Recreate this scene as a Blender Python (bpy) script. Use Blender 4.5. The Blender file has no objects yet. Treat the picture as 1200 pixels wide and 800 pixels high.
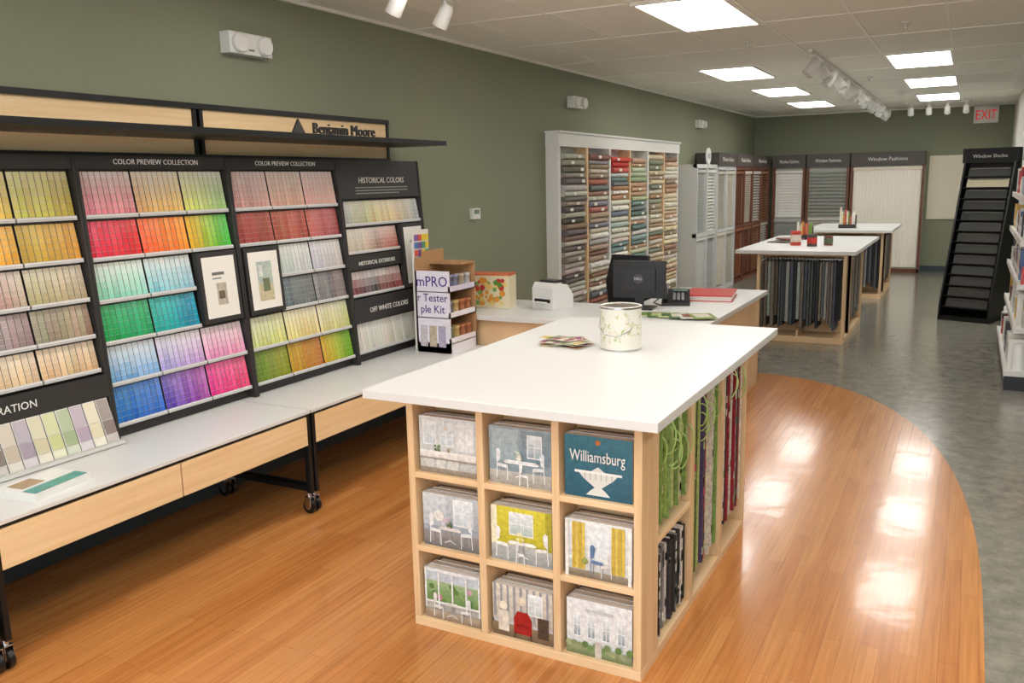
import bpy, math, random
import numpy as np
from mathutils import Matrix, Vector
random.seed(7)
scene=bpy.context.scene
try: scene.view_settings.view_transform='Standard'
except Exception: pass

# ---------------------------------------------------------------- colour / materials
def lin(c):
    return tuple(((v/255)/12.92 if v/255<=0.04045 else ((v/255+0.055)/1.055)**2.4) for v in c[:3])
def L4(c): return lin(c)+(1.0,)
def mixc(a,b,t): return tuple(a[i]*(1-t)+b[i]*t for i in range(3))
def jit(c,s=10):
    d=random.uniform(-s,s); return tuple(max(0,min(255,v+d+random.uniform(-s/3,s/3))) for v in c)
MATS={}
def newmat(name):
    m=bpy.data.materials.new(name);m.use_nodes=True;MATS[name]=m
    nt=m.node_tree;return m,nt,nt.nodes['Principled BSDF']
def N(nt,t,**k):
    n=nt.nodes.new(t)
    for a,v in k.items(): setattr(n,a,v)
    return n
def plain(name,c,rough=.6,metal=0,var=.05,scale=30,bump=0,coat=0):
    m,nt,p=newmat(name)
    tc=N(nt,'ShaderNodeTexCoord');nz=N(nt,'ShaderNodeTexNoise');nz.inputs['Scale'].default_value=scale;nz.inputs['Detail'].default_value=4
    nt.links.new(tc.outputs['Object'],nz.inputs['Vector'])
    mx=N(nt,'ShaderNodeMix',data_type='RGBA')
    a=lin(c);mx.inputs[6].default_value=tuple(v*(1-var) for v in a)+(1,);mx.inputs[7].default_value=tuple(min(1,v*(1+var)) for v in a)+(1,)
    nt.links.new(nz.outputs['Fac'],mx.inputs[0]);nt.links.new(mx.outputs[2],p.inputs['Base Color'])
    p.inputs['Roughness'].default_value=rough;p.inputs['Metallic'].default_value=metal
    if coat: p.inputs['Coat Weight'].default_value=coat
    if bump:
        b=N(nt,'ShaderNodeBump');b.inputs['Strength'].default_value=bump;b.inputs['Distance'].default_value=.01
        nt.links.new(nz.outputs['Fac'],b.inputs['Height']);nt.links.new(b.outputs[0],p.inputs['Normal'])
    return m
def vcol(name,rough):
    m,nt,p=newmat(name);a=N(nt,'ShaderNodeAttribute',attribute_name='Col')
    nt.links.new(a.outputs['Color'],p.inputs['Base Color']);p.inputs['Roughness'].default_value=rough
    return m
def vphoto(name,rough,scale,lo,hi,extra=None):
    # printed / patterned surface: attribute colour modulated by fine procedural detail
    m,nt,p=newmat(name);a=N(nt,'ShaderNodeAttribute',attribute_name='Col')
    tc=N(nt,'ShaderNodeTexCoord');nz=N(nt,'ShaderNodeTexNoise');nz.inputs['Scale'].default_value=scale;nz.inputs['Detail'].default_value=7;nz.inputs['Roughness'].default_value=.65
    r=N(nt,'ShaderNodeValToRGB');r.color_ramp.elements[0].position=.35;r.color_ramp.elements[0].color=lo;r.color_ramp.elements[1].position=.65;r.color_ramp.elements[1].color=hi
    mx=N(nt,'ShaderNodeMix',data_type='RGBA',blend_type='MULTIPLY');mx.inputs[0].default_value=1
    nt.links.new(tc.outputs['Object'],nz.inputs['Vector']);nt.links.new(nz.outputs['Fac'],r.inputs[0])
    nt.links.new(a.outputs['Color'],mx.inputs[6]);nt.links.new(r.outputs[0],mx.inputs[7]);nt.links.new(mx.outputs[2],p.inputs['Base Color'])
    p.inputs['Roughness'].default_value=rough;return m
def wood(name,c1,c2,sc,rough=.45):
    m,nt,p=newmat(name)
    tc=N(nt,'ShaderNodeTexCoord');mp=N(nt,'ShaderNodeMapping');mp.inputs['Scale'].default_value=sc
    nz=N(nt,'ShaderNodeTexNoise');nz.inputs['Scale'].default_value=1;nz.inputs['Detail'].default_value=6;nz.inputs['Distortion'].default_value=.6
    r=N(nt,'ShaderNodeValToRGB');r.color_ramp.elements[0].color=L4(c1);r.color_ramp.elements[1].color=L4(c2)
    r.color_ramp.elements[0].position=.3;r.color_ramp.elements[1].position=.7
    nt.links.new(tc.outputs['Object'],mp.inputs[0]);nt.links.new(mp.outputs[0],nz.inputs['Vector']);nt.links.new(nz.outputs['Fac'],r.inputs[0]);nt.links.new(r.outputs[0],p.inputs['Base Color'])
    p.inputs['Roughness'].default_value=rough
    return m
def emis(name,c,s):
    m=bpy.data.materials.new(name);m.use_nodes=True;nt=m.node_tree;p=nt.nodes['Principled BSDF']
    p.inputs['Base Color'].default_value=L4(c);p.inputs['Emission Color'].default_value=L4(c);p.inputs['Emission Strength'].default_value=s
    MATS[name]=m;return m
plain('sage_wall',(135,139,116),.75,var=.03,scale=60,bump=.05)
plain('white_paint',(228,227,222),.5,var=.02)
plain('ceil_tile',(238,236,226),.9,var=.05,scale=90,bump=.2)
plain('tbar',(244,242,234),.5,var=.01)
plain('laminate',(220,220,218),.35,var=.025,scale=250)
plain('black_metal',(26,26,27),.35,metal=.3,var=.1)
plain('black_board',(44,43,42),.5,var=.06)
plain('grey_plastic',(120,122,122),.5)
plain('chrome',(200,200,205),.2,metal=1)
plain('dark_base',(58,72,80),.6)
plain('cream',(226,218,196),.55,var=.02)
plain('cardboard',(176,134,92),.8)
plain('rackgrey',(205,207,205),.4,var=.03)
plain('brownwood',(112,66,44),.45,var=.3,scale=12)
vcol('v_matte',.65);vcol('v_gloss',.3)
vphoto('v_photo',.25,55,(.76,.76,.77,1),(1.1,1.1,1.09,1))
vphoto('v_fabric',.8,60,(.65,.65,.65,1),(1.2,1.2,1.2,1))
wood('maple',(226,190,144),(238,206,164),(3,3,1.2))
wood('maple_v',(218,182,136),(236,204,162),(40,40,2.5))
wood('maple_h',(230,194,142),(242,212,168),(40,1.6,40))
emis('panel_emit',(255,252,247),11.0)
emis('exit_red',(215,20,18),.5)
# bamboo floor
m,nt,p=newmat('bamboo')
tc=N(nt,'ShaderNodeTexCoord');mp=N(nt,'ShaderNodeMapping');mp.inputs['Rotation'].default_value=(0,0,math.pi/2)
br=N(nt,'ShaderNodeTexBrick');br.offset=.37
for k,v in (('Scale',1.0),('Brick Width',.9),('Row Height',.062),('Mortar Size',.0007),('Mortar Smooth',.2),('Bias',0.0)): br.inputs[k].default_value=v
br.inputs['Color1'].default_value=L4((208,144,82));br.inputs['Color2'].default_value=L4((196,128,68));br.inputs['Mortar'].default_value=L4((150,94,50))
nt.links.new(tc.outputs['Object'],mp.inputs[0]);nt.links.new(mp.outputs[0],br.inputs['Vector'])
m2=N(nt,'ShaderNodeMapping');m2.inputs['Scale'].default_value=(70,2.2,1)
nz=N(nt,'ShaderNodeTexNoise');nz.inputs['Scale'].default_value=1;nz.inputs['Detail'].default_value=5
nt.links.new(tc.outputs['Object'],m2.inputs[0]);nt.links.new(m2.outputs[0],nz.inputs['Vector'])
rr=N(nt,'ShaderNodeValToRGB');rr.color_ramp.elements[0].position=.3;rr.color_ramp.elements[0].color=(.74,.68,.58,1);rr.color_ramp.elements[1].position=.7;rr.color_ramp.elements[1].color=(1.06,1.05,1.03,1)
nt.links.new(nz.outputs['Fac'],rr.inputs[0])
mx=N(nt,'ShaderNodeMix',data_type='RGBA',blend_type='MULTIPLY');mx.inputs[0].default_value=.85
nt.links.new(br.outputs['Color'],mx.inputs[6]);nt.links.new(rr.outputs[0],mx.inputs[7]);nt.links.new(mx.outputs[2],p.inputs['Base Color'])
p.inputs['Roughness'].default_value=.25;p.inputs['Coat Weight'].default_value=.5;p.inputs['Coat Roughness'].default_value=.115
nb=N(nt,'ShaderNodeTexNoise');nb.inputs['Scale'].default_value=7;bb=N(nt,'ShaderNodeBump');bb.inputs['Strength'].default_value=.08;bb.inputs['Distance'].default_value=.02
nt.links.new(tc.outputs['Object'],nb.inputs['Vector']);nt.links.new(nb.outputs['Fac'],bb.inputs['Height']);nt.links.new(bb.outputs[0],p.inputs['Coat Normal'])
# grey vinyl
m,nt,p=newmat('vinyl')
tc=N(nt,'ShaderNodeTexCoord')
n1=N(nt,'ShaderNodeTexNoise');n1.inputs['Scale'].default_value=9;n1.inputs['Detail'].default_value=9;n1.inputs['Roughness'].default_value=.78
nt.links.new(tc.outputs['Object'],n1.inputs['Vector'])
rr=N(nt,'ShaderNodeValToRGB');rr.color_ramp.elements[0].position=.32;rr.color_ramp.elements[0].color=L4((108,107,98));rr.color_ramp.elements[1].position=.68;rr.color_ramp.elements[1].color=L4((158,154,141))
nt.links.new(n1.outputs['Fac'],rr.inputs[0]);nt.links.new(rr.outputs[0],p.inputs['Base Color']);p.inputs['Roughness'].default_value=.2
p.inputs['Coat Weight'].default_value=.3;p.inputs['Coat Roughness'].default_value=.12

# ---------------------------------------------------------------- mesh builder
def MX(o):   # faces +X : local x->+Y, y->+Z, z->+X
    return Matrix(((0,0,1,o[0]),(1,0,0,o[1]),(0,1,0,o[2]),(0,0,0,1)))
def MY(o):   # faces -Y : local x->+X, y->+Z, z->-Y
    return Matrix(((1,0,0,o[0]),(0,0,-1,o[1]),(0,1,0,o[2]),(0,0,0,1)))
W8=(255,255,255)
class MB:
    def __init__(s,name): s.name=name;s.v=[];s.f=[];s.m=[];s.c=[];s.sm=[];s.mats=[];s.M=Matrix.Identity(4)
    def mi(s,mat):
        if mat not in s.mats: s.mats.append(mat)
        return s.mats.index(mat)
    def poly(s,pts,mat='v_matte',col=W8,sm=False):
        i=len(s.v);s.v+= [s.M@Vector(p) for p in pts];s.f.append(tuple(range(i,i+len(pts))));s.m.append(s.mi(mat))
        s.c.append([L4(q) for q in col] if isinstance(col[0],(tuple,list)) else L4(col));s.sm.append(sm)
    def mesh(s,pts,faces,mat,col=W8,sm=False):
        i=len(s.v);s.v+=[s.M@Vector(p) for p in pts];k=s.mi(mat);c=L4(col)
        for f in faces: s.f.append(tuple(i+a for a in f));s.m.append(k);s.c.append(c);s.sm.append(sm)
    def box(s,x0,x1,y0,y1,z0,z1,mat='v_matte',col=W8):
        if x0>x1:x0,x1=x1,x0
        if y0>y1:y0,y1=y1,y0
        if z0>z1:z0,z1=z1,z0
        s.mesh([(x0,y0,z0),(x1,y0,z0),(x1,y1,z0),(x0,y1,z0),(x0,y0,z1),(x1,y0,z1),(x1,y1,z1),(x0,y1,z1)],
               [(3,2,1,0),(4,5,6,7),(0,1,5,4),(1,2,6,5),(2,3,7,6),(3,0,4,7)],mat,col)
    def lathe(s,c,prof,mat,col=W8,seg=24,axis='z',sm=True):
        pts=[];fs=[];n=len(prof)
        for r,h in prof:
            for k in range(seg):
                a=2*math.pi*k/seg;x,y=r*math.cos(a),r*math.sin(a)
                q={'z':(x,y,h),'x':(h,x,y),'y':(y,h,x)}[axis]
                pts.append((c[0]+q[0],c[1]+q[1],c[2]+q[2]))
        for j in range(n-1):
            for k in range(seg):
                k2=(k+1)%seg;fs.append((j*seg+k,j*seg+k2,(j+1)*seg+k2,(j+1)*seg+k))
        s.mesh(pts,fs,mat,col,sm)
        s.mesh(pts[:seg][::-1],[tuple(range(seg))],mat,col);s.mesh(pts[-seg:],[tuple(range(seg))],mat,col)
    def cyl(s,c,r,h,mat,col=W8,seg=20,axis='z',r2=None): s.lathe(c,[(r,0),(r if r2 is None else r2,h)],mat,col,seg,axis)
    def tube(s,path,r,mat,col=W8,seg=6):
        pts=[];P=[Vector(p) for p in path]
        for i,p_ in enumerate(P):
            t=(P[min(i+1,len(P)-1)]-P[max(i-1,0)]).normalized()
            u=t.cross(Vector((.3,.2,.93)));
            if u.length<1e-3:u=t.cross(Vector((1,0,0)))
            u.normalize();w=t.cross(u)
            for k in range(seg):
                a=2*math.pi*k/seg;pts.append(tuple(p_+u*r*math.cos(a)+w*r*math.sin(a)))
        fs=[(j*seg+k,j*seg+(k+1)%seg,(j+1)*seg+(k+1)%seg,(j+1)*seg+k) for j in range(len(P)-1) for k in range(seg)]
        fs+= [tuple(range(seg))[::-1],tuple(range(len(pts)-seg,len(pts)))]
        s.mesh(pts,fs,mat,col,True)
    def text(s,body,size,M,mat='v_matte',col=W8,align='CENTER',depth=.0008,maxw=None):
        cu=bpy.data.curves.new('t','FONT');cu.body=body;cu.size=size;cu.extrude=depth;cu.align_x=align;cu.resolution_u=2
        o=bpy.data.objects.new('t',cu);scene.collection.objects.link(o);bpy.context.view_layer.update()
        me=o.evaluated_get(bpy.context.evaluated_depsgraph_get()).to_mesh()
        k=1.0
        if maxw and len(me.vertices):
            w=max(v.co.x for v in me.vertices)-min(v.co.x for v in me.vertices)
            k=min(1,maxw/w)
        old=s.M;s.M=old@M
        s.mesh([(v.co.x*k,v.co.y,v.co.z) for v in me.vertices],[tuple(p.vertices) for p in me.polygons],mat,col)
        s.M=old;bpy.data.objects.remove(o);bpy.data.curves.remove(cu)
    def done(s,bevel=0,zero=False):
        me=bpy.data.meshes.new(s.name)
        if zero: o=Vector((0,0,0))
        else:
            xs=[v.x for v in s.v];ys=[v.y for v in s.v];zs=[v.z for v in s.v]
            o=Vector(((min(xs)+max(xs))/2,(min(ys)+max(ys))/2,min(zs)))
        me.from_pydata([tuple(v-o) for v in s.v],[],s.f)
        for k in s.mats: me.materials.append(MATS[k])
        me.polygons.foreach_set('material_index',s.m);me.polygons.foreach_set('use_smooth',s.sm)
        at=me.color_attributes.new('Col','FLOAT_COLOR','CORNER')
        d=[]
        for p_,c in zip(me.polygons,s.c):
            if isinstance(c,list):
                for q in c: d+=list(q)
            else: d+=list(c)*p_.loop_total
        at.data.foreach_set('color',d);me.update()
        ob=bpy.data.objects.new(s.name,me);scene.collection.objects.link(ob);ob.location=o
        if bevel:
            b=ob.modifiers.new('bevel','BEVEL');b.width=bevel;b.segments=2;b.limit_method='ANGLE'
        return ob

# ---------------------------------------------------------------- room shell
XL,XR,YB,YF,HC=-3.547,2.6,16.12,-2.5,2.70
b=MB('floor')
b.box(XL-.15,XR+.15,YF-.15,YB+.15,-.1,0,'vinyl')
cx,cy,ax,ay,n=-1.65,3.3,1.79,3.98,2.35
pts=[(XL,YF,.002),(cx+ax,YF,.002)]
for k in range(0,49):
    t=math.pi/2*k/48
    pts.append((cx+ax*math.cos(t)**(2/n),cy+ay*max(0,math.sin(t))**(2/n),.002))
pts.append((XL,cy+ay,.002));b.poly(pts,'bamboo')
b.done(zero=True)
b=MB('wall_left');b.box(XL-.15,XL,YF,YB,0,HC,'sage_wall');b.done(zero=True)
b=MB('wall_back');b.box(XL-.15,XR+.15,YB,YB+.15,0,HC,'sage_wall');b.done(zero=True)
b=MB('wall_right');b.box(XR,XR+.15,YF,YB,0,HC,'sage_wall');b.done(zero=True)
b=MB('wall_partition');b.box(.5,.62,12.6,YB,0,HC,'white_paint');b.done(zero=True)
b=MB('wall_front')
b.box(XL-.15,XR+.15,YF-.15,YF,0,.35,'sage_wall');b.box(XL-.15,XR+.15,YF-.15,YF,2.45,HC,'sage_wall')
b.box(XL-.15,-3.0,YF-.15,YF,.35,2.45,'sage_wall');b.box(2.1,XR+.15,YF-.15,YF,.35,2.45,'sage_wall');b.done(zero=True)
b=MB('fill_window')  # unseen storefront window behind the camera, added to let in daylight as front fill
for x in (-3.0,-1.33,.35,2.04): b.box(x,x+.06,YF-.1,YF-.04,.35,2.45,'black_metal')
b.box(-3,2.1,YF-.1,YF-.04,.35,.41,'black_metal');b.box(-3,2.1,YF-.1,YF-.04,2.39,2.45,'black_metal');b.done()
b=MB('baseboard_left');b.box(XL,XL+.012,YF,YB,0,.1,'dark_base');b.done(zero=True)
b=MB('baseboard_back');b.box(XL+.012,.5,YB-.012,YB,0,.1,'dark_base');b.done(zero=True)
# ceiling
GX,GY=.57,1.15
b=MB('ceiling');b.box(XL-.15,XR+.15,YF-.15,YB+.15,HC,HC+.12,'ceil_tile')
x=-.23-GX*5
while x<XR: b.box(x-.012,x+.012,YF,YB,HC-.004,HC,'tbar');x+=GX
y=5.25-GY*6
while y<YB:
    b.box(XL,XR,y-.012,y+.012,HC-.005,HC,'tbar');y+=GY
b.box(XL,XL+.02,YF,YB,HC-.02,HC,'tbar');b.box(XL,XR,YB-.02,YB,HC-.02,HC,'tbar')
b.done(zero=True)
def troffer(x,y):
    b=MB('ceiling_light_panel')
    x0,x1,y0,y1=x+.015,x+GX-.015,y+.015,y+GY-.015
    b.box(x0,x1,y0,y1,HC-.012,HC-.006,'panel_emit')
    for q in ((x0-.01,x0+.015,y0,y1),(x1-.015,x1+.01,y0,y1),(x0,x1,y0-.01,y0+.015),(x0,x1,y1-.015,y1+.01)):
        b.box(*q,HC-.018,HC-.0055,'tbar')
    b.done()
troffer(-1.94,5.25)
for yy in (8.7,11.0,13.3): troffer(-2.51,yy);troffer(-.80,yy)
for yy in (-1.65,.65,2.9):  # unseen rows near and behind the camera, added to light the room
    for xx in (-2.51,-.80,.91): troffer(xx,yy)
for yy in (6.4,8.7,11.0): troffer(1.48,yy)  # more unseen panels, beyond the right edge of the view
for (x,y) in ((-1.66,7.2),(-1.1,10.6),(-1.66,13.0),(-.5,7.0)):
    b=MB('fire_sprinkler');b.lathe((x,y,HC-.045),[(.012,0),(.014,.01),(.006,.012),(.006,.035),(.035,.036),(.036,.0445)],'white_paint',W8,16);b.done()
b=MB('smoke_detector');b.lathe((-.9,12.7,HC-.05),[(.045,0),(.06,.012),(.065,.049)],'white_paint',W8,24);b.done()

# ---------------------------------------------------------------- colour chip display wall
ZB,ZT=.545,1.795
def bx(z): return -3.345-.09*(z-ZB)/(ZT-ZB)
d=MB('paint_chip_display')
def bquad(y0,y1,z0,z1,off,mat='v_matte',col=W8,off2=None):
    o2=off if off2 is None else off2   # off at bottom, o2 at top
    d.poly([(bx(z0)+off,y0,z0),(bx(z0)+off,y1,z0),(bx(z1)+o2,y1,z1),(bx(z1)+o2,y0,z1)],mat,col)
def bslab(y0,y1,z0,z1,o0,o1,mat='v_matte',col=W8):
    a=[(bx(z)+o,y,z) for z in (z0,z1) for o in (o0,o1) for y in (y0,y1)]
    d.mesh(a,[(0,1,3,2),(4,6,7,5),(2,3,7,6),(0,4,5,1),(0,2,6,4),(1,5,7,3)],mat,col)
PY=[.73,1.575,2.43,3.29,4.165,5.03]
WT=(242,242,238)
def cell(y0,y1,z0,z1,cl,cr,a0,a1,n=9,m=6):
    w=(y1-y0)/n
    for i in range(n):
        base=jit(mixc(cl,cr,(i+.5)/n),18)
        ya=y0+i*w+w*.06;yb=y0+(i+1)*w-w*.06
        zz0,zz1=z0+.014,z1-.01;dz=(zz1-zz0)/m
        bquad(ya,yb,zz0,zz1,.0285,'v_gloss',mixc(WT,base,.2),.0105)
        for j in range(m):
            t=a0+(a1-a0)*(j+.5)/m
            c=mixc(WT,base,max(0,min(1,t+random.uniform(-.06,.04))))
            zt=zz1-j*dz;zb=zt-dz*.93
            ot=.0125+.018*j/m;ob=ot+.018/m
            bquad(ya,yb,zb,zt,ob,'v_gloss',c,ot)
    bslab(y0,y1,z0+.002,z0+.012,0,.040,'v_gloss',(190,190,188))
    bslab(y0,y1,z0+.012,z0+.020,.038,.040,'v_gloss',(215,215,215))
    bslab(y0,y1,z1-.008,z1-.003,.0,.012,'v_gloss',(70,70,70))
for i in range(5):
    bslab(PY[i]+.004,PY[i+1]-.004,ZB,ZT,-.03,0,'black_board')
    bslab(PY[i]+.001,PY[i]+.014,ZB,ZT,-.03,.05,'black_board');bslab(PY[i+1]-.014,PY[i+1]-.001,ZB,ZT,-.03,.05,'black_board')
    bslab(PY[i]+.014,PY[i+1]-.014,1.735 if i<4 else 1.56,ZT,0,.045,'black_board')
    if i in (2,3):
        z=1.757;d.text('COLOR PREVIEW COLLECTION',.034,MX((bx(z)+.047,(PY[i]+PY[i+1])/2,z)),'v_matte',(225,225,220),maxw=.5)
RZ=[1.735,1.52,1.335,1.15,.965,.78,.595]
def cols(i,n=3):
    a,b_=PY[i]+.018,PY[i+1]-.018;w=(b_-a)/n
    return [(a+w*k+.004,a+w*(k+1)-.004) for k in range(n)]
Bc=cols(2);Cc=cols(3);Ac=cols(1);Zc=cols(0)
B_=[[((240,80,115),(235,100,100)),((245,160,70),(250,185,40)),((240,235,50),(130,210,90))],
    [((225,20,65),(230,25,25)),((242,65,15),(250,135,5)),((250,180,0),(30,190,50))],
    [((80,190,145),(100,200,175)),((70,190,200),(120,190,215)),None],
    [((0,165,80),(10,150,85)),((0,165,140),(0,140,185)),None],
    [((50,130,205),(80,150,225)),((120,115,215),(195,125,205)),((235,100,180),(245,120,170))],
    [((15,110,195),(35,90,190)),((80,65,180),(165,60,160)),((225,40,135),(240,65,115))]]
C_=[[((200,105,95),(190,115,95)),((205,130,100),(215,145,100)),((225,130,120),(220,150,130))],
    [((155,45,40),(155,55,35)),((175,75,45),(168,55,45)),((195,75,65),(145,55,55))],
    [None,((165,188,176),(182,190,188)),((178,178,198),(188,173,168))],
    [None,((85,105,105),(105,110,110)),((125,125,130),(120,110,105))],
    [((190,205,90),(210,210,70)),((235,215,90),(225,190,90)),((225,200,105),(190,205,75))],
    [((105,140,40),(150,155,30)),((205,160,30),(195,105,30)),((225,170,30),(105,185,30))]]
A_=[[((228,200,80),(205,180,40)),((240,212,40),(232,190,70)),((210,202,80),(190,165,50))],
    [((215,185,40),(195,145,25)),((238,190,25),(215,155,40)),((180,150,35),(205,145,40))],
    [((190,180,150),(170,160,140)),((190,160,150),(170,140,120)),((185,175,130),(160,140,100))],
    [((150,140,120),(140,130,130)),((160,150,150),(140,120,120)),((150,145,120),(160,130,100))],
    [((210,190,170),(200,175,160)),((215,190,150),(220,185,140)),((215,180,130),(205,165,120))]]
LV=[(.08,.72),(.68,.98)]
for r in range(6):
    a0,a1=LV[r%2]
    for k in range(3):
        for tab,cc in ((B_,Bc),(C_,Cc)):
            s_=tab[r][k]
            if s_: cell(cc[k][0],cc[k][1],RZ[r+1],RZ[r],s_[0],s_[1],a0 if tab is B_ else a0+.12,a1)
AZ=[1.735,1.52,1.34,1.17,1.01,.86]
for r in range(5):
    for k in range(3):
        for cc in (Ac,Zc): cell(cc[k][0],cc[k][1],AZ[r+1],AZ[r],A_[r][k][0],A_[r][k][1],.4 if r%2==0 else .7,1)
for i in (0,1):
    bslab(PY[i]+.014,PY[i+1]-.014,.75,.85,0,.05,'black_board')
    z=.785;d.text('COLOR INSPIRATION',.045,MX((bx(z)+.052,(PY[i]+PY[i+1])/2-.13,z)),'v_matte',(225,225,220),maxw=.56)
    y=PY[i]+.02
    pal=[(190,190,130),(150,160,120),(165,150,165),(210,205,170),(130,120,110),(180,170,150),(150,135,150),(200,195,160)]
    for j in range(13):
        pc=jit(pal[j%8],14)
        bquad(y+.001,y+.060,.562,.748,.096,'v_gloss',(236,234,228),.047)
        for q,(za,zb_) in enumerate(((.66,.745),(.60,.657),(.567,.597))):
            oa=.05+.05*(.745-za)/.18;ob=.05+.05*(.745-zb_)/.18
            bquad(y+.004,y+.057,za,zb_,oa,'v_gloss',mixc(WT,pc,[.75,1,.45][q]),ob)
        y+=.0625
    bslab(PY[i]+.014,PY[i+1]-.014,.548,.562,0,.115,'v_gloss',(205,205,200))
def framed(y0,y1,z0,z1,kind):
    bslab(y0,y1,z0,z1,.02,.055,'black_board')
    bquad(y0+.022,y1-.022,z0+.025,z1-.025,.0555,'v_gloss',(236,233,225))
    cyy=(y0+y1)/2;czz=(z0+z1)/2
    if kind==0:
        bquad(cyy-.03,cyy+.035,czz-.09,czz+.02,.0562,'v_photo',(196,186,170));bquad(cyy-.02,cyy+.02,czz-.06,czz-.02,.0567,'v_photo',(120,105,90))
        bquad(cyy-.05,cyy+.03,czz+.06,czz+.075,.0562,'v_gloss',(110,110,105));bquad(cyy-.05,cyy+.01,czz+.04,czz+.048,.0562,'v_gloss',(150,150,145))
    elif kind==1:
        bquad(cyy-.055,cyy+.055,czz-.02,czz+.1,.0562,'v_photo',(186,200,190));bquad(cyy-.055,cyy+.055,czz-.11,czz-.02,.0562,'v_photo',(205,195,160))
        bquad(cyy-.02,cyy+.03,czz-.06,czz+.01,.0567,'v_photo',(120,130,100));bquad(cyy-.04,cyy-.015,czz+.02,czz+.08,.0567,'v_photo',(225,225,220))
    else:
        bquad(cyy-.03,cyy+.02,czz-.12,czz+.05,.0562,'v_photo',(170,145,70));bquad(cyy-.01,cyy+.01,czz-.05,czz+.0,.0567,'v_gloss',(120,40,30))
        bquad(cyy-.04,cyy+.03,czz+.08,czz+.1,.0562,'v_gloss',(110,110,105))
framed(Bc[2][0]+.005,Bc[2][1]-.005,.975,1.33,0)
framed(Cc[0][0]+.005,Cc[0][1]-.005,.975,1.33,1)
Da,Db=PY[4]+.018,PY[5]-.018
z=1.655;d.text('HISTORICAL COLORS',.05,MX((bx(z)+.047,(Da+Db)/2,z)),'v_matte',(228,226,220),maxw=.6)
for q in range(3):
    z=1.63-.018*q;bquad((Da+Db)/2-.28,(Da+Db)/2+.28-.1*(q==2),z-.006,z,.0465,'v_matte',(150,150,145))
nD=3;wD=(Db-Da)/3
for k in range(3): cell(Da+wD*k,Da+wD*(k+1),1.39,1.555,[(170,175,170),(200,180,110),(220,190,130)][k],[(190,185,120),(215,190,130),(160,170,175)][k],.4,1)
for k in range(2): cell(Da+wD*k,Da+wD*(k+1),1.22,1.385,[(190,180,160),(160,125,100)][k],[(200,170,140),(190,90,70)][k],.3,1)
bslab(Da,Da+2*wD,1.125,1.215,0,.045,'black_board');z=1.15;d.text('HISTORICAL EXTERIORS',.035,MX((bx(z)+.047,Da+wD,z)),'v_matte',(225,225,220),maxw=.45)
for k in range(2): cell(Da+wD*k,Da+wD*(k+1),.955,1.12,[(120,30,30),(80,50,40)][k],[(40,40,45),(170,60,60)][k],.05,1,n=7,m=3)
bslab(Da,Db,.80,.945,0,.045,'black_board');z=.85;d.text('OFF WHITE COLORS',.045,MX((bx(z)+.047,(Da+Db)/2-.06,z)),'v_matte',(228,226,220),maxw=.5)
for k in range(3): cell(Da+wD*k,Da+wD*(k+1),.60,.795,(225,215,195),(215,215,205),.4,1)
framed(Da+2*wD+.01,Db-.01,.96,1.385,2)
d.done()
d=MB('display_header_shelf')
for y0,y1 in ((.0,1.58),(1.6,3.19),(3.21,4.82)):
    d.box(-3.50,-3.475,y0+.02,y1-.02,1.80,2.035,'maple_h')
    d.box(-3.51,-3.465,y0,y0+.022,1.797,2.06,'black_metal');d.box(-3.51,-3.465,y1-.022,y1,1.797,2.06,'black_metal')
d.box(-3.51,-3.46,0,4.82,2.035,2.062,'black_metal')
d.box(-3.51,-3.46,0,4.82,1.797,1.812,'black_metal')
d.box(-3.475,-3.06,0,4.89,1.885,1.912,'black_metal')
d.text('Benjamin Moore',.08,MX((-3.066,3.86,1.9135)),'black_board',(30,30,30),depth=.006,maxw=.64)
d.mesh([(-3.075,3.44,1.912),(-3.075,3.53,1.912),(-3.075,3.485,1.98),(-3.062,3.44,1.912),(-3.062,3.53,1.912),(-3.062,3.485,1.98)],[(0,1,2),(5,4,3),(0,3,4,1),(1,4,5,2),(2,5,3,0)],'black_board')
d.done()

# ---------------------------------------------------------------- display bench on casters
b=MB('display_bench')
BX=-2.856
mods=((-.04,1.58),(1.58,3.2),(3.2,5.03))
for y0,y1 in mods:
    b.box(XL+.03,BX,y0+.004,y1-.004,.527,.543,'laminate')
    b.box(XL+.03,BX-.006,y0+.004,y1-.004,.515,.527,'black_metal')
    ym=(y0+y1)/2
    for a,c in ((y0+.03,ym-.004),(ym+.004,y1-.03)):
        b.box(BX-.03,BX-.004,a,c,.366,.512,'maple_h')
        b.box(XL+.06,BX-.03,a+.01,c-.01,.372,.384,'black_board')
    for y in (y0+.008,y1-.030):
        b.box(BX-.035,BX-.003,y,y+.022,.11,.527,'black_metal');b.box(XL+.04,XL+.07,y,y+.022,.11,.527,'black_metal')
        b.box(XL+.05,BX-.02,y,y+.022,.12,.145,'black_metal')
        for x in (BX-.03,XL+.07):
            b.cyl((x,y+.011,.085),.012,.03,'chrome')
            b.cyl((x,y+.001,.038),.036,.02,'black_metal',axis='y',seg=16);b.cyl((x,y-.003,.038),.016,.03,'chrome',axis='y',seg=12)
            b.box(x-.02,x+.02,y-.006,y-.003,.04,.09,'chrome');b.box(x-.02,x+.02,y+.025,y+.028,.04,.09,'chrome')
            b.box(x-.02,x+.02,y-.006,y+.028,.087,.092,'chrome')
    b.tube([(XL+.1,y0+.05,.14),(XL+.1,y1-.05,.36)],.009,'black_metal');b.tube([(XL+.1,y0+.05,.36),(XL+.1,y1-.05,.14)],.009,'black_metal')
b.done(bevel=.0015)
b=MB('leaflet_stack');b.M=Matrix.Translation((-3.02,1.90,.5432))@Matrix.Rotation(.15,4,'Z')
for i in range(5): b.box(-.09+random.uniform(-.01,.01),.09,-.13,.13+random.uniform(-.01,.01),.006*i,.006*i+.005,'v_gloss',(236,236,232))
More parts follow.
